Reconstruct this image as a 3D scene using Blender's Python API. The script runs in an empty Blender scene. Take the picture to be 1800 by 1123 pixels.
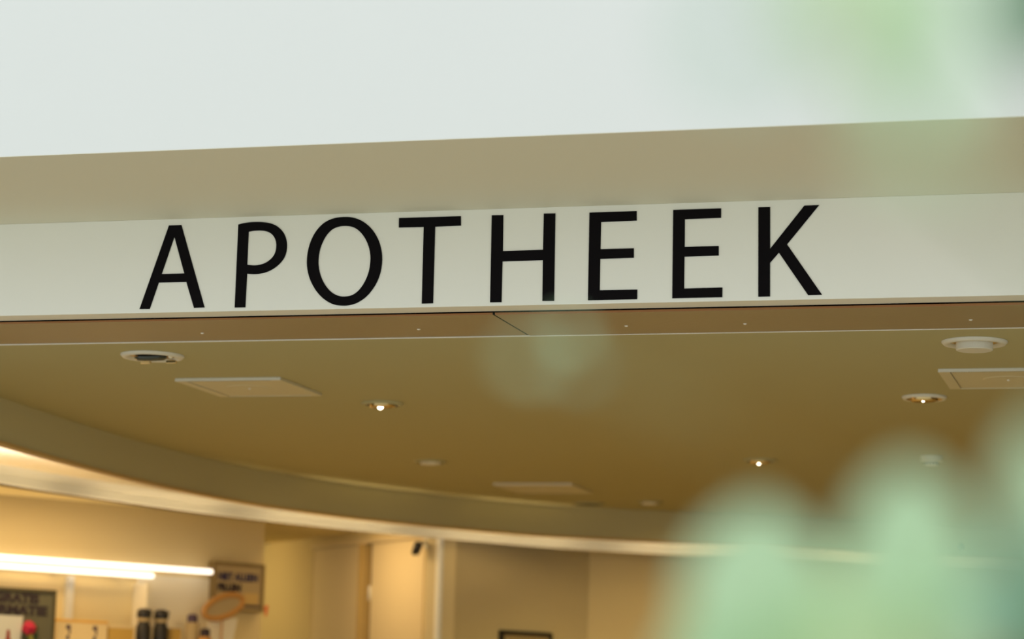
import bpy, bmesh, math, random
from mathutils import Vector, Matrix
random.seed(7)
SC = bpy.context.scene
COL = SC.collection
PI = math.pi

# ------------------------------------------------------------------ camera
FPX, PITCH, ROLL, YAW = 4250.0, 0.160670607, 0.0261705419, -0.273711045
cp, sp = math.cos(PITCH), math.sin(PITCH)
CF = Vector((math.sin(YAW)*cp, math.cos(YAW)*cp, sp))
R0 = Vector((math.cos(YAW), -math.sin(YAW), 0)); U0 = R0.cross(CF)
CR = R0*math.cos(ROLL) + U0*math.sin(ROLL)
CU = -R0*math.sin(ROLL) + U0*math.cos(ROLL)
CO = Vector((0, 0, 1.6))
cam = bpy.data.cameras.new('camera'); camo = bpy.data.objects.new('camera', cam); COL.objects.link(camo)
cam.sensor_width = 36; cam.lens = 36*FPX/1800; cam.clip_start = .05; cam.clip_end = 200
cam.dof.use_dof = True; cam.dof.focus_distance = 8.45; cam.dof.aperture_fstop = 2.0
camo.matrix_world = Matrix(((CR.x, CU.x, -CF.x, CO.x), (CR.y, CU.y, -CF.y, CO.y), (CR.z, CU.z, -CF.z, CO.z), (0, 0, 0, 1)))
SC.camera = camo

# ------------------------------------------------------------------ world, exposure, big lights
w = bpy.data.worlds.new('world'); SC.world = w; w.use_nodes = True
wb = w.node_tree.nodes['Background']
wb.inputs[0].default_value = (.88, .95, .985, 1); wb.inputs[1].default_value = 1.22
vs = SC.view_settings
vs.view_transform = 'Standard'; vs.look = 'None'; vs.gamma = 1; vs.use_curve_mapping = False; vs.exposure = 0.0
WARM = (1.0, .72, .21)
DOWN_W = 33.0          # one lit downlight
LED_E = 2.2
RING_FILL = 2.1

# ------------------------------------------------------------------ pixel helpers (measurements on the photograph -> points on real planes)
def ray(x, y): return CF + CR*((x-900)/FPX) - CU*((y-561.5)/FPX)
def at(x, y, ax, v):
    d = ray(x, y); return CO + d*((v-CO[ax])/d[ax])
def at_d(x, y, d): return CO + ray(x, y)*d

# ------------------------------------------------------------------ materials
def mat(name, col, rough=.6, spec=.5, metal=0, emit=None, es=0, bump=0, bscale=200, var=0, vscale=3, coat=0, sub=0, trans=0):
    m = bpy.data.materials.new(name); m.use_nodes = True
    nt = m.node_tree; b = nt.nodes['Principled BSDF']
    b.inputs['Base Color'].default_value = (*col, 1); b.inputs['Roughness'].default_value = rough
    b.inputs['Metallic'].default_value = metal; b.inputs['Specular IOR Level'].default_value = spec
    b.inputs['Coat Weight'].default_value = coat; b.inputs['Coat Roughness'].default_value = .06; b.inputs['Coat IOR'].default_value = 1.7
    if emit: b.inputs['Emission Color'].default_value = (*emit, 1); b.inputs['Emission Strength'].default_value = es
    if bump or var:
        tc = nt.nodes.new('ShaderNodeTexCoord')
    if bump:
        n = nt.nodes.new('ShaderNodeTexNoise'); n.inputs['Scale'].default_value = bscale
        bp = nt.nodes.new('ShaderNodeBump'); bp.inputs['Strength'].default_value = bump; bp.inputs['Distance'].default_value = .002
        nt.links.new(tc.outputs['Object'], n.inputs['Vector']); nt.links.new(n.outputs['Fac'], bp.inputs['Height'])
        nt.links.new(bp.outputs['Normal'], b.inputs['Normal'])
    if var:
        n2 = nt.nodes.new('ShaderNodeTexNoise'); n2.inputs['Scale'].default_value = vscale; n2.inputs['Detail'].default_value = 5
        mx = nt.nodes.new('ShaderNodeMix'); mx.data_type = 'RGBA'
        mx.inputs[6].default_value = (*[c*(1-var) for c in col], 1); mx.inputs[7].default_value = (*[min(1, c*(1+var)) for c in col], 1)
        nt.links.new(tc.outputs['Object'], n2.inputs['Vector']); nt.links.new(n2.outputs['Fac'], mx.inputs[0])
        nt.links.new(mx.outputs[2], b.inputs['Base Color'])
    if trans:
        out = nt.nodes['Material Output']; tr = nt.nodes.new('ShaderNodeBsdfTranslucent'); tr.inputs[0].default_value = (*col, 1)
        ms = nt.nodes.new('ShaderNodeMixShader'); ms.inputs[0].default_value = trans
        nt.links.new(b.outputs[0], ms.inputs[1]); nt.links.new(tr.outputs[0], ms.inputs[2]); nt.links.new(ms.outputs[0], out.inputs[0])
    return m
M = dict(
 white=mat('white_paint', (.80, .81, .78), .7, .3, bump=.08, bscale=90, var=.01),
 soffit=mat('soffit_paint', (.77, .74, .60), .75, .3, bump=.08, bscale=90),
 band=mat('band_laminate', (.88, .88, .80), .45, .4, var=.008, vscale=1.5),
 letter=mat('black_vinyl', (.004, .003, .004), .7, .08),
 brown=mat('bronze_sheet', (.34, .26, .14), .42, .5, bump=.3, bscale=60, var=.05, vscale=4),
 nose=mat('orange_brown_edge', (.32, .13, .03), .35, .5),
 gap=mat('black_gap', (.004, .003, .002), .9, 0),
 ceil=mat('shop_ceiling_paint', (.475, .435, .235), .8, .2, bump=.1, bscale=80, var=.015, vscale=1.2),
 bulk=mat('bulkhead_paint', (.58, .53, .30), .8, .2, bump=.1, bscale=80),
 gloss=mat('gloss_cream', (.90, .84, .70), .12, .6, coat=1, var=.03, vscale=2),
 edge=mat('warm_edge', (.62, .42, .16), .5),
 cream=mat('cream_trim', (.92, .91, .84), .4, .5),
 wall=mat('shop_wall_paint', (.76, .63, .35), .75, .3, bump=.1, bscale=80),
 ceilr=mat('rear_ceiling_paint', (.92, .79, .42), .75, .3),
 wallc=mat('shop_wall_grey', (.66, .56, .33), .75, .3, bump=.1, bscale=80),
 floor=mat('mall_floor', (.60, .555, .44), .5, .3, var=.05, vscale=2),
 sfloor=mat('shop_floor', (.62, .50, .30), .5, .3, var=.06, vscale=3),
 metal=mat('white_metal', (.74, .72, .62), .4, .5),
 ventp=mat('vent_enamel', (.66, .60, .40), .5, .4),
 dark=mat('dark_glass_and_recess', (.05, .06, .05), .15, .6),  # also paints the shade inside the downlight recesses
 brass=mat('reflector', (.80, .62, .32), .22, .5, metal=1),
 lampon=mat('lamp_lit', (1, .9, .7), .3, emit=(1, .86, .62), es=14),
 lampdim=mat('lamp_frosted', (.85, .78, .6), .25, .6),
 led=mat('led_tube', (1, .95, .88), .4, emit=(1, .86, .70), es=LED_E),
 black=mat('black_plastic', (.012, .010, .012), .45),
 frame=mat('dark_frame', (.10, .085, .045), .5),
 frame2=mat('brown_frame', (.27, .19, .075), .5),
 tan=mat('tan_paper', (.50, .38, .20), .7),
 navy=mat('navy_print', (.045, .035, .10), .7),
 inkd=mat('dark_print', (.03, .018, .03), .7),
 olive=mat('olive_board', (.14, .135, .09), .5),
 paper=mat('white_card', (.72, .74, .70), .6),
 red=mat('dark_red', (.32, .035, .02), .5),
 magenta=mat('magenta_petals', (.50, .008, .06), .5),
 dgreen=mat('dark_leaf', (.025, .05, .02), .6),
 yellow=mat('yellow_green', (.42, .40, .06), .6),
 amber=mat('amber_card', (.80, .48, .13), .6),
 box=mat('cream_carton', (.82, .66, .38), .6),
 gold=mat('gold_carton', (.62, .40, .10), .45),
 wood=mat('orange_wood', (.56, .28, .075), .5, var=.15, vscale=12),
 tag=mat('red_tag', (.85, .20, .08), .5),
 door=mat('cream_door', (.84, .70, .44), .5),
 jamb=mat('door_jamb', (.66, .46, .17), .5),
 gapshade=mat('gap_and_lip_shade', (.06, .025, .004), .8),  # brown-black that paints the shade in the door gap and under the lip
 unit=mat('shelf_laminate', (.93, .86, .68), .5),
 upr=mat('aluminium_upright', (.72, .72, .68), .35, .5),
 purple=mat('purple_label', (.07, .04, .09), .5),
 leaf=mat('mint_leaf', (.58, .80, .52), .55, .3, var=.10, vscale=30, trans=.35),
 leafb=mat('blue_green_leaf', (.40, .62, .46), .55, .3, var=.10, vscale=30, trans=.35),
 leafy=mat('yellow_green_leaf', (.66, .82, .50), .55, .3, var=.08, vscale=30, trans=.35),
 leafd=mat('dark_green_shaded_leaf', (.13, .27, .16), .5, .3, var=.10, vscale=30, trans=.25),  # older leaves whose dark green stands in for shade
 stem=mat('green_brown_stem', (.28, .30, .14), .7),
 soil=mat('potting_soil', (.05, .035, .02), .95, bump=.8, bscale=60),
 pot=mat('grey_pot', (.30, .30, .29), .6),
)

# ------------------------------------------------------------------ object helpers
def link(name, me, m=None, parent=None, loc=(0, 0, 0), rz=0):
    o = bpy.data.objects.new(name, me); COL.objects.link(o)
    if m is not None: me.materials.append(M[m])
    o.location = loc; o.rotation_euler = (0, 0, rz)
    if parent: o.parent = parent
    return o
def obj(name, bm, m, parent=None, loc=(0, 0, 0), rz=0, smooth=False, bevel=0):
    bmesh.ops.recalc_face_normals(bm, faces=bm.faces[:])
    me = bpy.data.meshes.new(name); bm.to_mesh(me); bm.free()
    if smooth:
        for p in me.polygons: p.use_smooth = True
    o = link(name, me, m, parent, loc, rz)
    if bevel:
        b = o.modifiers.new('bevel', 'BEVEL'); b.width = bevel; b.segments = 2; b.limit_method = 'ANGLE'
    return o
def tag(o, label=None, cat=None, group=None, kind=None):
    if label: o['label'] = label
    if cat: o['category'] = cat
    if group: o['group'] = group
    if kind: o['kind'] = kind
    return o
def thing(name, label, cat, loc=(0, 0, 0), rz=0, group=None):
    o = bpy.data.objects.new(name, None); COL.objects.link(o); o.empty_display_size = .1
    o.location = loc; o.rotation_euler = (0, 0, rz)
    return tag(o, label, cat, group)
def struct(o): o['kind'] = 'structure'; return o
def box(x0, x1, y0, y1, z0, z1, bm=None):
    bm = bm or bmesh.new()
    v = [bm.verts.new(p) for p in ((x0,y0,z0),(x1,y0,z0),(x1,y1,z0),(x0,y1,z0),(x0,y0,z1),(x1,y0,z1),(x1,y1,z1),(x0,y1,z1))]
    for f in ((0,3,2,1),(4,5,6,7),(0,1,5,4),(1,2,6,5),(2,3,7,6),(3,0,4,7)): bm.faces.new([v[i] for i in f])
    return bm
def lathe(prof, n=40, bm=None, sx=1, sy=1):
    bm = bm or bmesh.new(); rings = []
    for r, z in prof:
        if r < 1e-6: rings.append([bm.verts.new((0, 0, z))])
        else: rings.append([bm.verts.new((r*sx*math.cos(2*PI*i/n), r*sy*math.sin(2*PI*i/n), z)) for i in range(n)])
    for a, b in zip(rings, rings[1:]):
        for i in range(n):
            j = (i+1) % n
            if len(a) == 1 and len(b) == 1: continue
            if len(a) == 1: bm.faces.new((a[0], b[i], b[j]))
            elif len(b) == 1: bm.faces.new((a[i], a[j], b[0]))
            else: bm.faces.new((a[i], a[j], b[j], b[i]))
    return bm
def tube(pts, rads, n=8, bm=None):
    bm = bm or bmesh.new(); rings = []
    for k, p in enumerate(pts):
        d = (pts[min(k+1, len(pts)-1)] - pts[max(k-1, 0)]).normalized()
        a = d.orthogonal().normalized() if k == 0 else (a - d*a.dot(d)).normalized()
        b = d.cross(a)
        rings.append([bm.verts.new(p + (a*math.cos(2*PI*i/n) + b*math.sin(2*PI*i/n))*rads[k]) for i in range(n)])
    for r1, r2 in zip(rings, rings[1:]):
        for i in range(n): bm.faces.new((r1[i], r1[(i+1) % n], r2[(i+1) % n], r2[i]))
    bm.faces.new(rings[0]); bm.faces.new(rings[-1])
    return bm
def prism(pts, z0, z1, bm=None):            # pts: xy polygon
    bm = bm or bmesh.new()
    a = [bm.verts.new((x, y, z0)) for x, y in pts]; b = [bm.verts.new((x, y, z1)) for x, y in pts]
    bm.faces.new(a); bm.faces.new(b); n = len(pts)
    for i in range(n): bm.faces.new((a[i], a[(i+1) % n], b[(i+1) % n], b[i]))
    return bm
def catmull(P, sub=6, closed=False):
    out = []; n = len(P)
    rng = range(n) if closed else range(n-1)
    for i in rng:
        g = (lambda k: P[k % n]) if closed else (lambda k: P[min(max(k, 0), n-1)])
        p0, p1, p2, p3 = g(i-1), g(i), g(i+1), g(i+2)
        for s in range(sub):
            t = s/sub
            out.append(tuple(.5*((2*b) + (-a+c)*t + (2*a-5*b+4*c-d)*t*t + (-a+3*b-3*c+d)*t**3) for a, b, c, d in zip(p0, p1, p2, p3)))
    if not closed: out.append(tuple(P[-1]))
    return out
def resample(P, n):
    L = [0]
    for a, b in zip(P, P[1:]): L.append(L[-1] + math.dist(a, b))
    out = []; k = 0
    for i in range(n):
        s = L[-1]*i/(n-1)
        while k < len(P)-2 and L[k+1] < s: k += 1
        t = (s-L[k])/max(1e-9, L[k+1]-L[k]); out.append(tuple(a+(b-a)*t for a, b in zip(P[k], P[k+1])))
    return out
def flat_curve(loops, half):                # filled 2D outline(s) -> mesh in XY, extruded +-half in Z
    c = bpy.data.curves.new('outline', 'CURVE'); c.dimensions = '2D'; c.fill_mode = 'BOTH'; c.extrude = half
    for L in loops:
        s = c.splines.new('POLY'); s.points.add(len(L)-1); s.use_cyclic_u = True
        for p, q in zip(s.points, L): p.co = (q[0], q[1], 0, 1)
    return curve_mesh(c)
def curve_mesh(c):
    o = bpy.data.objects.new('tmp', c); COL.objects.link(o)
    dg = bpy.context.evaluated_depsgraph_get(); me = bpy.data.meshes.new_from_object(o.evaluated_get(dg))
    bpy.data.objects.remove(o); bpy.data.curves.remove(c)
    me.materials.clear(); return me
def text_mesh(s, size, wx=1.0, bold=.0):
    c = bpy.data.curves.new('txt', 'FONT'); c.body = s; c.size = size; c.extrude = .0008; c.offset = bold
    me = curve_mesh(c)
    for v in me.vertices: v.co = (v.co.x*wx, -v.co.z, v.co.y)   # stand upright, facing -y
    return me
class WF:                                    # frame of an upright wall plane: local x along, local -y towards the viewer
    def __init__(s, p0, p1):
        s.p0 = Vector((p0[0], p0[1], 0)); d = Vector((p1[0]-p0[0], p1[1]-p0[1], 0)); s.len = d.length
        s.u = d.normalized(); s.n = Vector((s.u.y, -s.u.x, 0)); s.rz = math.atan2(s.u.y, s.u.x)
    def uz(s, x, y, off=0):                  # pixel -> (u, z) on the plane 'off' metres in front of the wall
        d = ray(x, y); o = s.p0 + s.n*off; t = (o-CO).dot(s.n)/d.dot(s.n); P = CO + d*t
        return (P-s.p0).dot(s.u), P.z
    def pt(s, u, z, off=0): 
        P = s.p0 + s.u*u + s.n*off; return (P.x, P.y, z)

# ================================================================== STRUCTURE: mall side
ZT, ZB = 3.3423, 2.9960
YF = 6.965                                    # front of the projecting upper wall
struct(obj('floor', box(-14, 10, -9, 8.3, -.1, 0), 'floor'))
struct(obj('floor', box(-14, 10, 8.3, 24, -.1, 0), 'sfloor'))
struct(obj('wall_upper', box(-12, 8, YF, YF+.12, ZT, 6.5), 'white'))
struct(obj('ceiling', box(-12, 8, YF+.12, 8.3, ZT, ZT+.1), 'soffit'))      # soffit under the upper wall
# close the underside of the upper wall with the same soffit sheet
struct(obj('trim_1', box(-12, 8, YF+.0, YF+.12, ZT-.0015, ZT), 'soffit'))
struct(obj('wall_front', box(-12, 8, 8.0, 8.111, ZB, ZT), 'band', bevel=.0015))
# wall beside the shop opening
struct(obj('wall_side', box(-12, -7.2, 8.02, 8.3, 0, ZB-.012), 'band'))
struct(obj('wall_side', box(3.2, 8, 8.02, 8.3, 0, ZB-.012), 'band'))
# dark recess over the header and two bronze header panels
struct(obj('trim_2', box(-7.2, 3.2, 8.118, 8.6, ZB, ZB+.02), 'gap'))
ZP = 2.9842
XJ = -2.345
def header(name, x0, x1, dz):
    o = struct(obj(name, box(x0, x1, 8.1135, 8.588, ZP+dz, ZB-.0045), 'brown', bevel=.001))
    obj('nosing', box(x0, x1, 8.1115, 8.1133, ZP+dz+.0005, ZB-.0048), 'nose', o); return o
hl = header('trim_3', -7.2, XJ-.0042, .0)
hr = header('trim_4', XJ+.0042, 3.2, -.0012)
struct(obj('trim_10', box(-7.2, 3.2, 8.1118, 8.588, ZB-.004, ZB-.0003, box(XJ-.004, XJ+.004, 8.1128, 8.588, ZP+.0008, ZB-.0042)), 'gap'))
struct(obj('trim_5', box(-7.2, 3.2, 8.590, 8.598, ZP-.0032, ZB+.02), 'cream', bevel=.0008))
for i, x in enumerate((-6.15, -5.29, -4.43, -3.575, -2.715, -1.93, -1.497, -.705, .15, 1.0, 1.9)):
    par = hl if x < XJ else hr
    obj('screw', lathe([(0, -.0035), (.004, -.003), (.0068, -.001), (.0068, .0)], 14), 'cream', par, (x, 8.40, ZP+(0 if x < XJ else -.0012)), smooth=True)

# ================================================================== STRUCTURE: shop side
ZC = 2.9812
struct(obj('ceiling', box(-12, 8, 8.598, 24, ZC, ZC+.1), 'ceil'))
inner = [(-5.05, 8.75), (-5.22, 9.4), (-5.302, 10.11), (-5.37, 10.94), (-5.41, 11.99), (-5.355, 13.03), (-5.22, 13.75), (-4.96, 14.5), (-4.34, 15.56),
         (-3.70, 16.08), (-2.98, 16.50), (-2.40, 16.92), (-1.51, 17.6), (0, 18.5), (3, 20.0), (5.5, 21.2)]
outer = [(-5.85, 8.65), (-5.98, 9.4), (-6.08, 10.5), (-6.0, 11.7), (-5.88, 12.4), (-5.60, 13.55), (-5.3, 14.3), (-4.97, 14.98), (-4.69, 15.42),
         (-4.13, 16.25), (-3.42, 16.82), (-2.7, 17.35), (-1.7, 18.05), (0, 19.1), (3, 20.7), (5.2, 21.9)]
N = 181
IN = resample(catmull(inner), N); OUT = resample(catmull(outer), N)
ZBK = 2.770
def ribbon(A, zA, B, zB, bm=None):
    bm = bm or bmesh.new()
    a = [bm.verts.new((*p, zA)) for p in A]; b = [bm.verts.new((*p, zB)) for p in B]
    for i in range(len(A)-1): bm.faces.new((a[i], a[i+1], b[i+1], b[i]))
    return bm
def offs(P, d):
    out = []
    for i, p in enumerate(P):
        q = P[min(i+1, len(P)-1)]; r = P[max(i-1, 0)]
        t = Vector((q[0]-r[0], q[1]-r[1])).normalized(); out.append((p[0]-t.y*d, p[1]+t.x*d))
    return out
def solid(A, B, z0, z1):
    bm = bmesh.new(); n = len(A)
    R = [[bm.verts.new((*p, z)) for p in P] for P, z in ((A, z0), (B, z0), (B, z1), (A, z1))]
    for i in range(n-1):
        for k in range(4):
            a, b = R[k], R[(k+1) % 4]; bm.faces.new((a[i], a[i+1], b[i+1], b[i]))
    bm.faces.new([R[k][0] for k in range(4)]); bm.faces.new([R[k][-1] for k in range(4)])
    return bm
bk = struct(obj('wall_bulkhead', solid(IN, offs(IN, .05), ZBK+.012, ZC), 'bulk', smooth=False))
for p in bk.data.polygons: p.use_smooth = abs(p.normal.z) < .5 and False
# warm edge strip at the foot of the bulkhead face
struct(obj('trim_6', solid(offs(IN, -.006), offs(IN, .045), ZBK-.004, ZBK+.012), 'edge'))
# glossy underside panels
IN2 = offs(IN, .046)
und = struct(tag(bpy.data.objects.new('ceiling_ring', None))); COL.objects.link(und)
K = 12
for k in range(0, N-1, K):
    A, B = IN2[k:k+K+1], OUT[k:k+K+1]
    def shrink(P):
        P = list(P); a, b = Vector(P[0]), Vector(P[1]); P[0] = tuple(a+(b-a).normalized()*.004)
        a, b = Vector(P[-1]), Vector(P[-2]); P[-1] = tuple(a+(b-a).normalized()*.004); return P
    dz = random.uniform(0, .002)
    obj('panel', solid(shrink(A), shrink(B), ZBK+dz, ZBK+.03), 'gloss', und)
struct(obj('ceiling_ring_backing', solid(IN2, OUT, ZBK+.031, ZBK+.06), 'cream'))
# outer lip profile
struct(obj('trim_7', solid(OUT, offs(OUT, .035), ZBK-.047, ZBK+.06), 'cream'))
struct(obj('lip_shadow_strip', solid(offs(OUT, .037), offs(OUT, .19), ZBK-.036, ZBK-.020), 'gapshade'))  # dark strip standing in for the shadow line under the lip
# lower ceiling of the rear zone
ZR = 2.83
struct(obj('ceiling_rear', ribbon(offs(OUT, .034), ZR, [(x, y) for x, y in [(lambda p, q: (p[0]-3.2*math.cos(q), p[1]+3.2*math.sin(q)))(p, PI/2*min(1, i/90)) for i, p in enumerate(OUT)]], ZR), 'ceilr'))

# walls of the rear zone
dirA = Vector((.874, 1.37)).normalized()
A0 = (-7.0-dirA.x*2.6, 13.4-dirA.y*2.6)
WA_ = WF(A0, (A0[0]+dirA.x, A0[1]+dirA.y)); ua = WA_.uz(463, 1000)[0]
A1 = (A0[0]+dirA.x*ua, A0[1]+dirA.y*ua); WA = WF(A0, A1)
struct(obj('wall_left', box(0, WA.len, 0, .12, 0, ZR), 'wall', None, (*A0, 0), WA.rz, bevel=.004))
B0 = (-7.6, 18.25); WB_ = WF(B0, (-5.665-.07, 16.41)); ub = WB_.uz(773, 1000)[0]
B1 = (B0[0]+WB_.u.x*ub, B0[1]+WB_.u.y*ub); WB = WF(B0, B1)
C1_ = WF(B1, (B1[0]+.25, B1[1]+.5)); uc = C1_.uz(1035, 1040)[0]
C1 = (B1[0]+C1_.u.x*uc, B1[1]+C1_.u.y*uc); WC = WF(B1, C1)
D1 = (C1[0]+6.6, C1[1]+3.7); WD = WF(C1, D1)
# wall B with a door opening
du0 = WB.uz(548, 1050)[0]; du1 = WB.uz(742, 1050)[0]; dz1 = WB.uz(650, 955)[1]
bm = box(0, du0, 0, .12, 0, ZR); box(du1, WB.len, 0, .12, 0, ZR, bm); box(du0, du1, 0, .12, dz1, ZR, bm)
struct(obj('wall_back', bm, 'wall', None, (*B0, 0), WB.rz))
dr = thing('door_1', None, None, WB.pt(du0, 0), WB.rz); struct(dr)
W_ = du1-du0; H_ = dz1
g0 = WB.uz(640, 1050)[0]-du0; g1 = WB.uz(651, 1050)[0]-du0
obj('door_frame', box(W_, W_+.03, -.012, .1, 0, H_, box(-.03, W_+.03, -.012, .1, H_, H_+.035)), 'door', dr, bevel=.003)
obj('door_jamb', box(g0-.07, g0-.012, -.02, .1, 0, H_), 'jamb', dr, bevel=.003)
obj('side_panel', box(0, g0-.07, .01, .06, 0, H_), 'door', dr)
obj('door_gap_shade', box(g0-.012, g1, .05, .10, 0, H_), 'gapshade', dr)  # shade of the gap put in as a dark box
dl = obj('door_leaf', box(g1, W_, .0, .045, .01, H_-.005), 'door', dr, bevel=.002)
for hz in (H_-.35, H_-.85, .3):
    obj('hinge', lathe([(0, -.05), (.011, -.05), (.011, .05), (0, .05)], 12), 'upr', dl, (g1-.006, -.004, hz), smooth=True)
struct(obj('wall_pier', box(0, WC.len, 0, .12, 0, ZR), 'wallc', None, (*B1, 0), WC.rz))
struct(obj('trim_9', box(WB.len-.055, WB.len+.012, -.012, .02, 0, ZR), 'cream', None, (*B0, 0), WB.rz, bevel=.004))
struct(obj('wall_rear', box(0, WD.len, 0, .12, 0, ZR), 'wall', None, (*C1, 0), WD.rz))
# outer shell
struct(obj('wall_shell', box(-12, 8, 24, 24.1, 0, ZC), 'wall'))
struct(obj('wall_shell', box(-12.1, -12, 8.3, 24, 0, ZC), 'wall'))
struct(obj('wall_shell', box(8, 8.1, 8.3, 24, 0, ZC), 'wall'))

# ================================================================== SIGN LETTERING
def tr(L, ox, oy, s): return [(ox+x/s, oy+y/s) for x, y in L]
s2, s3, s5, s6 = 5.616, 5.91, 5.911, 5.6125
def sm(L, sub=4): return catmull(L, sub)
Pout = [(73, 1007), (111, 145)] + sm([(111, 145), (165, 131), (235, 121), (300, 118), (365, 120), (440, 131), (505, 157), (560, 203), (598, 265), (615, 340), (611, 420), (587, 490), (543, 548), (480, 600), (405, 638), (330, 656), (265, 660), (202, 655)])[1:] + [(183, 1005)]
Pin = [(218, 220)] + sm([(218, 220), (260, 211), (310, 207), (365, 208), (415, 220), (457, 244), (488, 283), (503, 330), (505, 372), (499, 418), (480, 465), (443, 508), (390, 544), (330, 563), (270, 569), (203, 562)])[1:]
Oout = catmull([(1240, 66), (1330, 80), (1412, 117), (1485, 178), (1543, 258), (1584, 355), (1604, 470), (1598, 590), (1568, 702), (1515, 803), (1440, 893), (1350, 955), (1265, 982), (1185, 987), (1100, 974), (1018, 932), (942, 862), (882, 772), (843, 675), (824, 570), (828, 460), (851, 355), (892, 258), (948, 178), (1020, 116), (1120, 76)], 3, True)
Oin = catmull([(1238, 160), (1308, 174), (1372, 217), (1427, 287), (1465, 372), (1483, 462), (1480, 560), (1461, 652), (1423, 742), (1368, 822), (1298, 876), (1215, 893), (1145, 883), (1077, 846), (1020, 783), (976, 702), (950, 612), (943, 520), (955, 422), (985, 332), (1030, 252), (1090, 193), (1162, 165)], 3, True)
LET = [
 ('A', [[(245.1,543.1),(296.8,396.2),(318.7,395.5),(359.3,540.2),(340.8,540.9),(327.4,495.4),(278.8,496.6),(262.9,542.9)], [(284,481.5),(306.4,415.9),(323.8,480.4)]]),
 ('P', [tr(Pout, 400, 370, s3), tr(Pin, 400, 370, s3)]),
 ('O', [tr(Oout, 400, 370, s3), tr(Oin, 400, 370, s3)]),
 ('T', [tr([(66,137),(709,117),(710,215),(442,226),(420,1022),(303,1025),(323,229),(65,235)], 690, 360, s3)]),
 ('H', [tr([(1030,108),(1150,106),(1145,480),(1563,466),(1571,90),(1691,88),(1677,997),(1556,998),(1561,574),(1141,587),(1131,1010),(1013,1012)], 690, 360, s3)]),
 ('E', [tr([(95,139),(585,123),(585,222),(215,237),(209,519),(556,510),(556,608),(207,620),(201,946),(592,939),(590,1039),(79,1050)], 1020, 350, s5)]),
 ('E', [tr([(965,111),(1463,95),(1462,193),(1086,208),(1084,495),(1438,486),(1438,585),(1082,597),(1078,928),(1476,917),(1475,1018),(955,1029)], 1020, 350, s5)]),
 ('K', [tr([(129,136),(245,133),(245,545),(583,119),(728,114),(412,501),(757,998),(620,1003),(331,583),(244,683),(244,1015),(128,1018)], 1310, 340, s6)]),
]
YL = 7.997
sgn = thing('shop_sign', 'large black capital letters reading APOTHEEK on the pale band over the shop opening', 'sign', (-2.34, 8.0, 3.0))
which = ['black letter A', 'black letter P', 'black letter O', 'black letter T', 'black letter H', 'black letter E after the H', 'black letter E before the K', 'black letter K']
for (ch, loops), lb in zip(LET, which):
    W = [[(p.x+2.34, p.z-3.0) for p in (at(x, y, 1, YL) for x, y in L)] for L in loops]
    me = flat_curve(W, .0014)
    for v in me.vertices: v.co = (v.co.x, -v.co.z-.0016, v.co.y)
    o = link('letter', me, 'letter', sgn); o['label'] = lb

# ================================================================== CEILING FITTINGS
def downlight(px, py, r, mode, label, group='round fittings in the shop ceiling'):
    p = at(px, py, 2, ZC); t = thing('downlight', label, 'light', (p.x, p.y, ZC-.0005), 0, group)
    obj('trim_ring', lathe([(r, 0), (r, -.004), (r*.93, -.013), (r*.80, -.012), (r*.74, -.003), (r*.74, 0)], 48), 'metal' if mode in ('gimbal', 'puck', 'lit2') else 'ceil', t, smooth=True)
    if mode == 'gimbal':
        obj('reflector', lathe([(r*.74, -.002), (r*.60, -.006), (r*.56, -.001), (0, -.0005)], 40), 'brass', t, smooth=True)
        h = obj('lamp_head', lathe([(0, -.020), (r*.42, -.018), (r*.52, -.008), (r*.52, 0)], 40), 'dark', t, (-.006, 0, -.004), smooth=True)
        h.rotation_euler = (math.radians(9), 0, 0)
        for a in (-.9, .7): obj('clip', box(-.022, .022, -.006, .006, -.022, -.010), 'brass', t, (a*r*.55, r*.62, 0), bevel=.002)
        obj('lamp', lathe([(0, -.013), (.008, -.010), (.010, -.003)], 16), 'lampdim', t, (r*.66, -r*.1, -.004), smooth=True)
    elif mode == 'puck':
        obj('reflector', lathe([(r*.74, -.002), (r*.64, -.005), (r*.58, -.001), (0, -.0005)], 40), 'brass', t, smooth=True)
        obj('lamp_head', lathe([(0, -.034), (r*.52, -.034), (r*.56, -.031), (r*.56, -.004), (r*.50, -.001)], 48), 'metal', t, smooth=False)
    else:                                   # swivelling lamps: recess shade painted dark, brass bowl, lens or bulb
        lr, lit = {'lit': (.013, 1), 'lit2': (.0055, 1), 'lit3': (.008, 1), 'dim': (.02, 0), 'dark': (.02, 0)}[mode]
        obj('recess', lathe([(r*.80, -.012), (r*.72, -.010), (r*.66, -.003), (0, -.002)], 40), 'dark' if mode != 'lit2' else 'brass', t, smooth=True)
        if mode != 'dark':
            h = obj('reflector', lathe([(r*.60, -.004), (r*.60, -.020), (r*.52, -.022), (r*.36, -.012), (0, -.008)], 40), 'brass' if lit else 'lampdim', t, smooth=True)
            h.rotation_euler = (math.radians(3), math.radians(-2), 0)
        if lit: obj('lamp', lathe([(0, -.020-lr), (lr*.8, -.020-lr*.6), (lr, -.020), (lr*.8, -.014)], 16), 'lampon', t, (-.004, -r*.15, 0), smooth=True)
    return t
def spot(loc, e, size=2.4, blend=.6, col=WARM, name='lamp_or_fill_spot', rad=.05):
    l = bpy.data.lights.new(name, 'SPOT'); l.energy = e; l.spot_size = size; l.spot_blend = blend; l.color = col; l.shadow_soft_size = rad
    o = bpy.data.objects.new(name, l); COL.objects.link(o); o.location = loc; return o
downlight(268, 624, .128, 'gimbal', 'unlit round gimbal downlight with dark lens, left end of the ceiling near the sign')
downlight(1713, 600, .120, 'puck', 'round ceiling fitting with a white disc hanging below its ring, right, near the sign')
a = downlight(672, 708, .098, 'lit', 'brightly lit small downlight to the right of the left square ceiling vent')
b = downlight(1625, 697, .096, 'lit2', 'lit downlight with thick white ring beside the right square vent')
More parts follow.
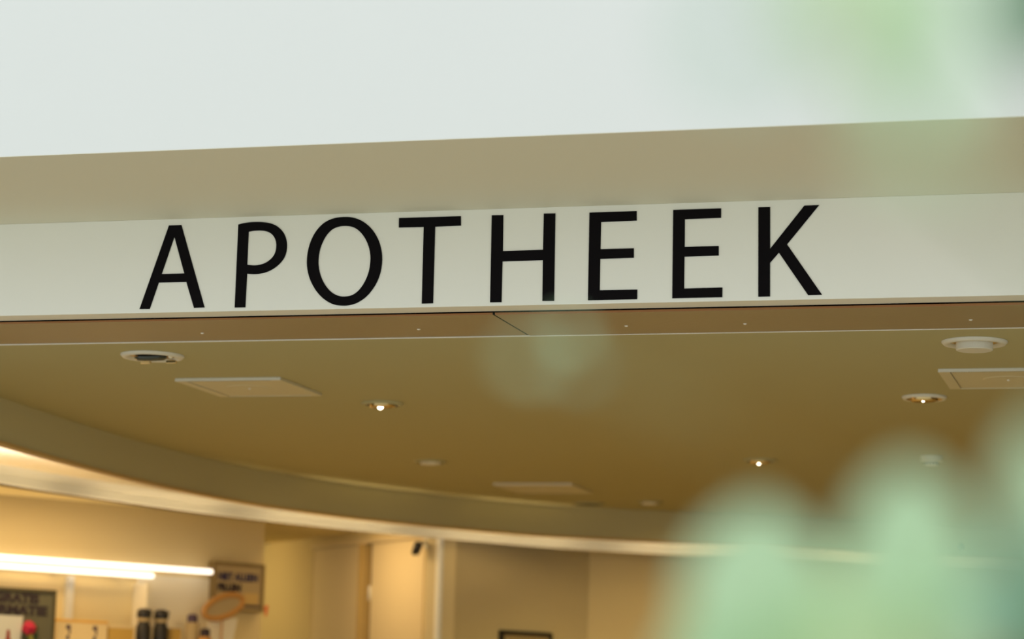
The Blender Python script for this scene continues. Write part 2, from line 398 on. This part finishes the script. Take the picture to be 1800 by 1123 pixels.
c = downlight(1336, 808, .095, 'lit3', 'small lit downlight midway back between the right vent and the bulkhead')
d = downlight(757, 810, .095, 'dim', 'faint unlit downlight with shaded recess above the middle of the curved bulkhead')
e = downlight(1143, 881, .090, 'dim', 'small far downlight with pale lens close above the bulkhead')
f = downlight(1035, 884, .115, 'dark', 'dark recessed downlight touching the bulkhead top behind the far square vent')
for p_, k_ in ((a, 1), (b, 1), (c, 1), (e, .8)):
    spot((p_.location.x, p_.location.y, ZC-.07), DOWN_W*k_)
# further downlights of the same ceiling, outside the view
for i, (x, y) in enumerate(((-2.3, 10.4), (1.2, 10.4), (1.2, 13), (-.2, 15.4), (2.5, 15.4), (-3.9, 11.6))):
    spot((x, y, ZC-.05), DOWN_W)

def vent(x0, x1, y0, y1, label, face='metal'):
    cx, cy = (x0+x1)/2, (y0+y1)/2; hx, hy = (x1-x0)/2, (y1-y0)/2
    t = thing('ceiling_vent', label, 'vent', (cx, cy, ZC-.0005), 0, 'square ceiling vents')
    D = .0125; b_ = .045; bf = .006
    bm = bmesh.new()
    for q in ((-hx, hx, hy-bf, hy), (-hx, -hx+b_, -hy+bf, hy-bf), (hx-b_, hx, -hy+bf, hy-bf)): box(q[0], q[1], q[2], q[3], -D, 0, bm)
    obj('frame', bm, 'ventp', t, bevel=.001)
    obj('front_lip', box(-hx, hx, -hy, -hy+bf-.0004, -D, 0), 'metal', t)
    obj('plate', box(-hx+b_+.003, hx-b_-.003, -hy+bf, hy-bf-.003, -D+.003, -.004), 'ventp', t, bevel=.001)
    n = 46; bm = bmesh.new()
    for i in range(n):
        x = -hx+b_+.012 + (2*hx-2*b_-.024)*i/(n-1); box(x-.0022, x+.0022, -hy+bf+.004, -hy+bf+.022, -D+.0022, -D+.0036, bm)
    o = obj('perforation', bm, 'gap', t); o['kind'] = 'stuff'
    obj('disc', lathe([(0, -D+.001), (.098, -D+.001), (.102, -D+.004), (.102, -D+.006)], 40), 'ventp', t)
    obj('screw', lathe([(0, -D-.003), (.005, -D-.002), (.006, -D+.002)], 12), 'cream', t)
vent(-4.19, -3.705, 9.57, 10.09, 'square white ceiling vent with slim raised edge, left of the brightly lit downlight')
vent(-.932, -.42, 9.57, 10.08, 'square perforated ceiling vent with round centre disc, cut by the right edge')
vent(-4.09, -3.59, 14.24, 14.78, 'far square ceiling vent just in front of the curved bulkhead')

p = at(1637, 802, 2, ZC)
t = thing('smoke_detector', 'small white round smoke detector with slotted lower cup seen through the leaves', 'smoke detector', (p.x, p.y, ZC-.0005))
obj('base', lathe([(0, 0), (.055, 0), (.057, -.004), (.055, -.027), (.046, -.030), (0, -.030)], 36), 'metal', t, smooth=False)
obj('sensor_cup', lathe([(0, -.052), (.030, -.052), (.036, -.049), (.038, -.030), (0, -.030)], 32), 'metal', t, smooth=False)
for i in range(14):
    g_ = obj('slot', box(.0355, .0385, -.003, .003, -.046, -.034), 'dark', t); g_.rotation_euler = (0, 0, 2*PI*i/14)
# little dark sensor on the bulkhead face
d_ = ray(1686, 963); best = None
for i in range(len(IN)-1):
    a_, b_ = Vector((*IN[i], 0)), Vector((*IN[i+1], 0)); n_ = (b_-a_).normalized(); nn = Vector((n_.y, -n_.x, 0))
    tt = (a_-CO).dot(nn)/d_.dot(nn); P = CO+d_*tt
    if 0 <= (P-a_).dot(n_) <= (b_-a_).length and P.y > 5: best = (P, nn)
P, nn = best
o = obj('sensor', lathe([(0, .016), (.016, .015), (.027, .009), (.029, 0), (0, 0)], 28), 'dark', None, P+nn*.0005, smooth=True)
o.rotation_euler = nn.to_track_quat('Z', 'Y').to_euler(); tag(o, 'small dark round sensor on the bulkhead face at the far right', 'sensor')

# ================================================================== LEFT WALL: LED tubes, shelving, posters, products
def tubeled(wf, p0, p1, r, off, label):
    u0, z0 = wf.uz(*p0, off); u1, z1 = wf.uz(*p1, off)
    t = thing('led_tube', label, 'light', wf.pt(u0, z0, off), wf.rz, 'linear lights over the shelves')
    z1 = z0 if abs(z1-z0) < .2 else z1
    a_, b_ = Vector((0, 0, 0)), Vector((u1-u0, 0, z1-z0)); dd = (b_-a_).normalized()
    obj('tube', tube([a_, a_+dd*.004, b_-dd*.012, b_-dd*.004, b_], [r*.8, r, r, r*.85, r*.4], 14), 'led', t, smooth=True)
    n_ = 4
    for i in range(n_):
        q = a_.lerp(b_, (i+.5)/n_); obj('bracket', box(q.x-.012, q.x+.012, r*.8, off-.002, q.z-.012, q.z+.012), 'upr', t)
    return u0, u1, z0
ux = -1.2
U = tubeled(WA, (-160, 968), (373, 1011), .0165, .10, 'long glowing white light tube reaching the framed notice, upper of two')
V = tubeled(WA, (-160, 983.5), (270, 1016), .0165, .16, 'shorter glowing white light tube, just below the long one')
print('LED z', U, V, 'len', WA.len)
# shelving unit: back panel, vertical divider, shelf, uprights
zS = 1.86
u_r = WA.uz(372, 1060, .02)[0]; u_m = WA.uz(262, 1050, .16)[0]; u_w = WA.uz(124, 1050, .06)[0]
sh = thing('wall_panelling', 'cream panels and white upright on the wall under the light tubes', 'wall panel', WA.pt(0, 0), WA.rz)
sb = thing('shelf', 'cream shelf along the left wall carrying bottles and cartons', 'shelf', WA.pt(0, 0), WA.rz)
zL = V[2]-.045
obj('back_panel', box(u_m, u_r, -.02, -.002, zS, zL+.06), 'unit', sh)
obj('back_panel', box(0.2, u_m-.03, -.02, -.002, zS, zL), 'wall', sh)
obj('divider', box(u_m-.028, u_m-.004, -.175, -.002, zS, zL-.005), 'unit', sh, bevel=.002)
zu1 = WA.uz(124, 1089, .06)[1]
obj('upright', box(u_w-.024, u_w+.024, -.06, -.0205, zS, zL+.02), 'upr', sh, bevel=.003)
obj('shelf_board', box(0.2, u_r, -.40, -.021, zS-.03, zS-.0005), 'unit', sb, bevel=.002)
obj('side_panel', box(u_r-.02, u_r, -.40, -.021, 0, zS-.031), 'unit', sb)
obj('side_panel', box(.2, .22, -.40, -.021, 0, zS-.031), 'unit', sb)

def on_shelf(name, label, cat, pxl, pxr, pyt, off, group=None):
    u0, zt = WA.uz(pxl, pyt, off); u1, _ = WA.uz(pxr, pyt, off)
    t = thing(name, label, cat, WA.pt((u0+u1)/2, zS, off), WA.rz, group); return t, (u1-u0), zt-zS
# framed left poster standing on the shelf
t, wd, ht = on_shelf('poster', 'dark framed poster headed GRATIS INFORMATIE at the lower left corner', 'poster', -75, 98, 1027, .33)
fr = .018
bm = box(-wd/2, -wd/2+fr, -.02, .0, 0, ht); box(wd/2-fr, wd/2, -.02, 0, 0, ht, bm); box(-wd/2+fr, wd/2-fr, -.02, 0, ht-fr, ht, bm); box(-wd/2+fr, wd/2-fr, -.02, 0, 0, fr, bm)
obj('frame', bm, 'frame', t, bevel=.002)
obj('board', box(-wd/2+fr, wd/2-fr, -.010, -.002, fr, ht-fr), 'olive', t)
def txt(s, x, z, size, m, par, y, target_w=None, bold=.0, name='lettering'):
    me = text_mesh(s, size, 1, bold); xs = [v.co.x for v in me.vertices]; w0 = max(xs)-min(xs)
    k = (target_w/w0) if target_w else 1
    x0 = min(xs)
    for v in me.vertices: v.co.x = (v.co.x-x0)*k
    return link(name, me, m, par, (x, y, z))
ppm = wd/173.0
def lx(px): return -wd/2+(px+75)*ppm
txt('GRATIS', lx(-12), ht-.085-.0, .075, 'inkd', t, -.0115, 80*ppm, .004)
txt('INFORMATIE', lx(-62), ht-.155, .075, 'inkd', t, -.0115, 146*ppm, .004)
# white card with a red bottle picture, standing before the poster
c_, cw, chh = on_shelf('card', 'white card with a dark red bottle picture in front of the dark poster', 'card', -12, 41, 1080, .365)
obj('sheet', prism([(-cw/2, 0), (cw/2-.012, 0), (cw/2, chh), (-cw/2, chh)], -.002, 0), 'paper', c_).rotation_euler = (PI/2, 0, 0)
obj('picture', prism([(-.05, 0), (.055, 0), (.045, chh-.20+.04), (.020, chh-.14), (.014, chh-.085), (-.004, chh-.085), (-.008, chh-.14), (-.035, chh-.17)], .0022, .0032), 'red', c_).rotation_euler = (PI/2, 0, 0)
# flower picture
fl, fw, fh = on_shelf('flower', 'deep magenta flower with dark green foliage beside the white card', 'flower', 42, 62, 1090, .385)
for i in range(9):
    a_ = 2*PI*i/9; obj('petal', lathe([(0, .020), (.016, .014), (.022, 0), (.014, -.014), (0, -.018)], 10, sx=1, sy=.6), 'magenta', fl, (.024*math.cos(a_), random.uniform(-.01, .01), fh-.045+.026*math.sin(a_)), smooth=True)
obj('petal', lathe([(0, .022), (.02, .012), (.026, 0), (.014, -.014), (0, -.018)], 12), 'magenta', fl, (0, -.01, fh-.045), smooth=True)
obj('flower_stem', tube([Vector((0, 0, 0)), Vector((.006, 0, fh*.5)), Vector((0, 0, fh-.06))], [.004]*3, 6), 'dgreen', fl)
for i, (x_, z_, m_) in enumerate(((.045, -.05, 'dgreen'), (.050, -.09, 'dgreen'), (.04, -.13, 'dgreen'), (-.01, -.12, 'dgreen'), (.012, -.10, 'yellow'), (.018, -.125, 'yellow'), (-.02, -.15, 'dgreen'))):
    obj('leaf', lathe([(0, .03), (.013, .015), (.017, 0), (.011, -.018), (0, -.03)], 8, sy=.3), m_, fl, (x_, 0, fh+z_), smooth=True)

# cartons
def carton(label, pxl, pxr, pyt, off, m, top=None, marks=()):
    t, wd, ht = on_shelf('carton', label, 'box', pxl, pxr, pyt, off)
    obj('carton_body', box(-wd/2, wd/2, 0, .09, 0, ht-(.018 if top else 0)), m, t, bevel=.003)
    if top: obj('lid', box(-wd/2-.002, wd/2+.002, -.002, .092, ht-.018, ht), top, t, bevel=.003)
    for (mx, mz, mw, mh) in marks:
        bm = bmesh.new()
        box(mx-mw/2, mx+mw/2, -.0012, -.0002, ht-mz-mh*.28, ht-mz, bm); box(mx+mw*.1, mx+mw/2, -.0012, -.0002, ht-mz-mh*.62, ht-mz-mh*.28, bm); box(mx-mw*.35, mx+mw*.3, -.0012, -.0002, ht-mz-mh, ht-mz-mh*.70, bm)
        obj('print', bm, 'purple', t)
    return t
carton('cream carton with orange top edge and two dark marks, right of the dark poster', 101, 190, 1087, .25, 'box', 'amber', ((-.10, .035, .032, .09), (.09, .035, .032, .09)))
carton('small gold carton between the cream carton and the dark bottles', 192, 236, 1098, .24, 'gold', 'box')
carton('olive yellow carton to the right of the dark bottles', 302, 319, 1104, .20, 'gold')
# dark bottles
def bottle(label, pxl, pxr, pyt, off, sc=1.0, body='black', grp='dark bottles on the shelf'):
    t, wd, ht = on_shelf('bottle', label, 'bottle', pxl, pxr, pyt, off, grp); r = wd/2
    obj('bottle_body', lathe([(0, 0), (r*.92, 0), (r, .01), (r, ht-.115), (r*.8, ht-.10), (r*.78, ht-.085)], 24), body, t, smooth=True)
    obj('collar', lathe([(r*.80, ht-.085), (r*.86, ht-.083), (r*.86, ht-.064), (r*.6, ht-.060)], 24), 'tan', t, smooth=True)
    obj('cap', lathe([(r*.95, ht-.060), (r*1.0, ht-.052), (r*.95, ht-.016), (r*.6, ht-.004), (0, ht)], 24), 'black', t, smooth=True)
    obj('spout', box(0, r*1.25, -.008, .008, ht-.028, ht-.012), 'black', t, bevel=.003)
bottle('left of two tall black pump bottles on the shelf', 243, 265, 1068, .22)
bottle('right of two tall black pump bottles on the shelf', 273, 295, 1070, .22)
def jar(label, pxl, pxr, pyt, off, body, cap):
    t, wd, ht = on_shelf('jar', label, 'jar', pxl, pxr, pyt, off); r = wd/2
    obj('jar_body', lathe([(0, 0), (r*.9, 0), (r, .01), (r, ht-.06), (r*.7, ht-.05)], 24), body, t, smooth=True)
    obj('lid', lathe([(r*.72, ht-.058), (r*.74, ht-.012), (r*.5, ht), (0, ht)], 20), cap, t, smooth=True)
jar('tan jar with a dark purple lid, between bottles and the oval ring', 328, 349, 1079, .22, 'tan', 'purple')
jar('short brown jar with a near-black lid below the oval ring', 351, 371, 1104, .34, 'wood', 'inkd')
# oval wooden ring on a cream stand
t, wd, ht = on_shelf('stand', 'cream display stand tapering below the tilted oval ring', 'stand', 368, 418, 1084, .20)
obj('stand_panel', prism([(-wd/2, 0), (wd/2-.06, 0), (wd/2, ht), (-wd/2, ht)], -.02, 0), 'unit', t).rotation_euler = (PI/2, 0, 0)
uC, zC_ = WA.uz(393, 1066, .26)
rg = thing('oval_ring', 'tilted oval orange-brown wooden ring in front of the framed notice', 'ring', WA.pt(uC, zC_, .26), WA.rz)
hw = (WA.uz(428, 1066, .26)[0]-WA.uz(358, 1066, .26)[0])/2
pts = []
for i in range(49):
    a_ = 2*PI*i/48; x_, z_ = hw*1.0*math.cos(a_), .064*math.sin(a_); q = math.radians(19)
    pts.append(Vector((x_*math.cos(q)-z_*math.sin(q), 0, x_*math.sin(q)+z_*math.cos(q))))
bm = tube(pts, [.019]*49, 10); obj('ring_rim', bm, 'wood', rg, smooth=True)
obj('inner_board', flat_curve([[(p_.x*.92, p_.z*.92) for p_ in pts[:-1]]], .002) and lathe([(0, .002), (hw*.93, .002), (hw*.93, -.002), (0, -.002)], 40, sx=1, sy=.064/hw), 'tan', rg).rotation_euler = (PI/2, -math.radians(19), 0)
obj('ring_foot', tube([Vector((0, .01, -.06)), Vector((0, .01, zS-zC_))], [.006, .006], 8), 'wood', rg)

# framed notice on the wall end
off = .05
u0, zt = WA.uz(374, 986, off); u1, _ = WA.uz(465, 989, off); _, zb = WA.uz(374, 1072, off)
wd, ht = u1-u0, zt-zb
t = thing('framed_notice', 'brown framed tan notice with dark blue heading at the wall end', 'sign', WA.pt(u0, zb, off), WA.rz)
fr = .022
bm = box(0, fr, -.012, .048, 0, ht); box(wd-fr, wd, -.012, .048, 0, ht, bm); box(fr, wd-fr, -.012, .048, ht-fr, ht, bm); box(fr, wd-fr, -.012, .048, 0, fr*.6, bm)
obj('frame', bm, 'frame2', t, bevel=.002)
obj('sheet', box(fr, wd-fr, -.004, .04, fr*.6, ht-fr), 'tan', t)
txt('NIET ALLEEN', fr+.022, ht-.115, .065, 'navy', t, -.0052, (wd-2*fr)*.86, .004)
txt('PILLEN', fr+.022, ht-.185, .062, 'inkd', t, -.0052, (wd-2*fr)*.50, .005)
obj('picture', box(wd*.62, wd-fr-.02, -.006, -.004, fr+.03, fr+.10), 'jamb', t)
obj('picture_line', box(wd*.58, wd-fr-.005, -.006, -.004, fr+.008, fr+.022), 'inkd', t)
uT, zT = WA.uz(465, 1066, off)
o = obj('tag', prism([(-.016, 0), (.018, .012), (.012, -.05), (-.004, -.07)], -.003, 0), 'tag', None, WA.pt(uT, zT, off+.018), WA.rz)
o.rotation_euler = (PI/2, 0, WA.rz); tag(o, 'small bright red tag hanging at the lower right corner of the framed notice', 'tag')

# camera on the back wall, framed notice on the pier
uc_, zc_ = WB.uz(735, 965, .10)
t = thing('security_camera', 'small black security camera on white bracket above the cream door', 'camera', WB.pt(uc_, zc_, 0), WB.rz)
obj('mount', lathe([(0, 0), (.045, 0), (.045, .014), (.02, .02), (0, .02)], 20), 'metal', t, (-.045, 0, .05), smooth=True).rotation_euler = (PI/2, 0, 0)
obj('arm', tube([Vector((-.045, -.02, .05)), Vector((-.045, -.07, .05)), Vector((-.01, -.10, .02))], [.012, .012, .012], 10), 'metal', t, smooth=True)
h = obj('camera_body', tube([Vector((.012, -.10, .045)), Vector((.005, -.105, .02)), Vector((-.012, -.115, -.03))], [.026, .030, .027], 16), 'black', t, smooth=True)
obj('lens', lathe([(0, -.006), (.018, -.004), (.022, .006)], 16), 'dark', t, (-.014, -.117, -.036), smooth=True)
off = .02
u0, zt = WC.uz(880, 1107, off); u1, _ = WC.uz(970, 1113, off)
t = thing('framed_board', 'dark brown framed board on the dim pier, only its top edge in view', 'sign', WC.pt(u0, zt-.42, off), WC.rz)
wd = u1-u0; fr = .026; ht = .42
bm = box(0, fr, -.01, .018, 0, ht); box(wd-fr, wd, -.01, .018, 0, ht, bm); box(fr, wd-fr, -.01, .018, ht-fr, ht, bm); box(fr, wd-fr, -.01, .018, 0, fr, bm)
obj('frame', bm, 'black', t, bevel=.002)
obj('board', box(fr, wd-fr, -.002, .017, fr, ht-fr), 'frame2', t)
bm = bmesh.new(); x = fr+.02
while x < wd-fr-.03:
    w_ = random.uniform(.012, .028); box(x, x+w_, -.004, -.002, ht-fr-.04, ht-fr-.010, bm); x += w_+.010
obj('lettering', bm, 'tan', t)

# ================================================================== LIGHTS of the rear zone (unseen: inferred lamps at the left, the rest added fill)
def area(loc, e, sx, sy, rot=(0, 0, 0), col=WARM, name='unseen_rear_light'):
    l = bpy.data.lights.new(name, 'AREA'); l.shape = 'RECTANGLE'; l.size = sx; l.size_y = sy; l.energy = e; l.color = col
    o = bpy.data.objects.new(name, l); COL.objects.link(o); o.location = loc; o.rotation_euler = rot; return o
def aimed(loc, tgt, e, size, blend=.7, col=(1, .72, .30)):
    o = spot(loc, e, size, blend, col); o.rotation_euler = (Vector(tgt)-Vector(loc)).to_track_quat('-Z', 'Y').to_euler(); return o
area((-5.62, 15.42, ZR-.03), 9.5, .7, .25, (math.radians(20), 0, WB.rz), (1, .70, .34))  # unseen light added to brighten the door wall from above
aimed((-7.75, 16.5, ZR-.06), (-6.8, 17.6, 1.8), 48, 2.2, 1)  # unseen spot added behind the left wall to brighten the back wall
spot((-7.3, 12.0, ZR-.05), 58, 2.7, .8, (1, .68, .30))
area((-6.5, 12.9, ZR-.03), 12, .3, 1.6, (0, 0, WA.rz-PI/2), (1, .68, .30))
aimed((-2.3, 14.3, ZC-.06), (-3.7, 17.2, .9), 70, 1.15, .8)  # added spot without a fitting, lifts the pier and rear wall
aimed((-3.6, 12.0, ZC-.06), (-6.0, 14.4, .8), 50, 1.15, .8)  # another added spot, no fitting, for the end of the left wall
# unseen warm lights added to brighten the ring's underside; no fittings stand there
for k in range(4, 105, 15):
    i0, i1 = k, min(k+14, N-1); a_ = Vector((*IN[i0], 0)).lerp(Vector((*OUT[i0], 0)), .80); b_ = Vector((*IN[i1], 0)).lerp(Vector((*OUT[i1], 0)), .80)
    m_ = (a_+b_)/2; o = area((m_.x, m_.y, 1.25), RING_FILL, (b_-a_).length*.9, .12, (PI, 0, math.atan2((b_-a_).y, (b_-a_).x)), (1, .78, .46), 'ring_fill_light')
    o.data.spread = math.radians(26)

# ================================================================== FOREGROUND PLANT
def leaf_mesh(name):
    bm = bmesh.new(); rows = 9; prof = [.0, .30, .43, .49, .50, .49, .43, .31, .08]
    g = []
    for i in range(rows):
        y = i/(rows-1); wv = prof[i]; r_ = []
        for j, s in enumerate((-1, -.5, 0, .5, 1)):
            r_.append(bm.verts.new((wv*s, y, .10*abs(s)*wv*1.2 - .18*(y-.5)**2 + .02*math.sin(5*y+s))))
        g.append(r_)
    for i in range(rows-1):
        for j in range(4): bm.faces.new((g[i][j], g[i][j+1], g[i+1][j+1], g[i+1][j]))
    me = bpy.data.meshes.new(name); bm.to_mesh(me); bm.free()
    for p in me.polygons: p.use_smooth = True
    return me
LM = {}
for k in ('leaf', 'leafb', 'leafy', 'leafd'):
    LM[k] = leaf_mesh('leaf'); LM[k].materials.append(M[k])
trunk_top = at_d(2080, -60, .95); base = Vector((at_d(2080, 560, .95).x+.01, at_d(2080, 560, .95).y, 0))
pl = thing('leafy_plant', 'blurred pale green leafy plant close in the right foreground', 'plant', base)
obj('pot', lathe([(0, 0), (.13, 0), (.15, .02), (.19, .36), (.20, .40), (.18, .40), (.165, .36), (0, .355)], 36), 'pot', pl, smooth=False)
obj('soil', lathe([(0, .372), (.10, .375), (.166, .364)], 28), 'soil', pl, smooth=True)
tp = [Vector((0, 0, .36)), Vector((.02, .01, .8)), Vector((-.01, 0, 1.25)), Vector((.01, .0, 1.6)), trunk_top-base+Vector((0, 0, .06))]
obj('trunk', tube([Vector(p) for p in catmull([tuple(v) for v in tp], 5)], [.013-.0004*i for i in range(21)], 10), 'stem', pl, smooth=True)
def put_leaf(P, L, Wd, up, nrm, kind):
    """leaf centred at P, long axis 'up', face normal 'nrm'"""
    y = up.normalized(); z = (nrm-y*nrm.dot(y)).normalized(); x = y.cross(z)
    o = bpy.data.objects.new('leaf', LM[kind]); COL.objects.link(o); o.parent = pl
    Mx = Matrix(((x.x*Wd, y.x*L, z.x*L, 0), (x.y*Wd, y.y*L, z.y*L, 0), (x.z*Wd, y.z*L, z.z*L, 0), (0, 0, 0, 1)))
    root = P - y*L*.5 - base
    o.matrix_local = Matrix.Translation(root) @ Mx
    return root
def trunk_pt(z):
    z = min(max(z, .5), trunk_top.z+.04); P = [Vector(p) for p in catmull([tuple(v) for v in tp], 5)]
    return min(P, key=lambda q: abs(q.z-z))
def branch(leaves, r=.002):
    """leaves: (px, py, dist, length px, width px, angle deg (0 = tip up, + = leaning right), tilt, kind)"""
    roots = []
    for px_, py_, d_, lp, wp, ang, tilt, kd in leaves:
        P = at_d(px_, py_, d_); q = math.radians(ang)
        up = CU*math.cos(q) + CR*math.sin(q) + CF*tilt*.6
        nr = -CF + CU*.35 + CR*tilt*.5
        roots.append(put_leaf(P, lp*d_/FPX, wp*d_/FPX, up, nr, kd))
    lowest = roots[0]; tpnt = trunk_pt(lowest.z-.06)
    mid = (tpnt+lowest)/2 + Vector((0, 0, -.025))
    obj('branch', tube([Vector(p) for p in catmull([tuple(tpnt), tuple(mid), tuple(lowest)], 5)], [r*1.4-.00008*i for i in range(11)], 7), 'stem', pl, smooth=True)
    for q0 in roots[1:]:
        s_ = tpnt.lerp(lowest, .75)
        obj('twig', tube([s_, (s_+q0)/2+Vector((0, 0, -.008)), q0], [r*.6, r*.5, r*.35], 6), 'stem', pl)
FOREGROUND = [
 [(1330, 1060, 1.05, 340, 265, 2, .1, 'leaf'), (1400, 1150, 1.05, 260, 190, 60, .2, 'leafy'), (1250, 1180, 1.05, 200, 170, -20, 0, 'leaf')],
 [(1598, 985, .98, 330, 225, 2, .1, 'leaf'), (1540, 1120, 1.0, 300, 230, -10, .3, 'leafy'), (1650, 1110, .98, 260, 200, 30, .2, 'leafy'), (1465, 1130, 1.05, 240, 180, -30, .2, 'leafy')],
 [(1830, 850, .85, 210, 130, 10, .1, 'leaf'), (1790, 1060, .9, 260, 190, 35, -.2, 'leafb'), (1880, 1090, .85, 240, 170, 20, -.2, 'leafd'), (1850, 1000, .9, 260, 180, 0, -.2, 'leafb')],
 [(1480, -20, .62, 200, 300, 90, .2, 'leafy'), (1640, 100, .60, 230, 120, 35, .1, 'leaf'), (1640, -30, .60, 180, 180, 80, .1, 'leaf'), (1300, 60, .55, 150, 150, -80, 0, 'leafb')],
 [(1840, 5, .80, 250, 170, 10, -.3, 'leafd'), (1900, -40, .8, 260, 220, 40, -.3, 'leafd')],
 [(1610, 235, .58, 170, 120, -60, .1, 'leaf')],
 [(930, 630, .95, 66, 40, -80, .1, 'leaf'), (1000, 590, 1.15, 48, 34, -60, .1, 'leaf'), (1015, 645, 1.0, 44, 30, -85, .1, 'leafb')],
]
for b_ in FOREGROUND: branch(b_, .0007 if b_[0][0] in (930, 1610) else .002)
# foliage of the same plant outside the frame, around the trunk
for i in range(46):
    z_ = random.uniform(.9, trunk_top.z+.05); tpnt = trunk_pt(z_); a_ = random.uniform(-.75, .95)*PI*.5
    P = base + tpnt + CR*(.08+.16*random.random()) + R0.cross(Vector((0, 0, 1)))*(random.uniform(-.14, .14)) + Vector((0, 0, random.uniform(-.04, .06)))
    up = Vector((math.cos(a_), random.uniform(-.5, .5), .5+random.random()))
    L = random.uniform(.045, .07)
    q0 = put_leaf(P, L, L*.75, up, Vector((random.uniform(-.5, .5), -1, .6)), random.choice(['leaf', 'leafb', 'leafy']))
    obj('twig', tube([tpnt, (tpnt+q0)/2+Vector((0, 0, .01)), q0], [.0018, .0014, .001], 5), 'stem', pl)
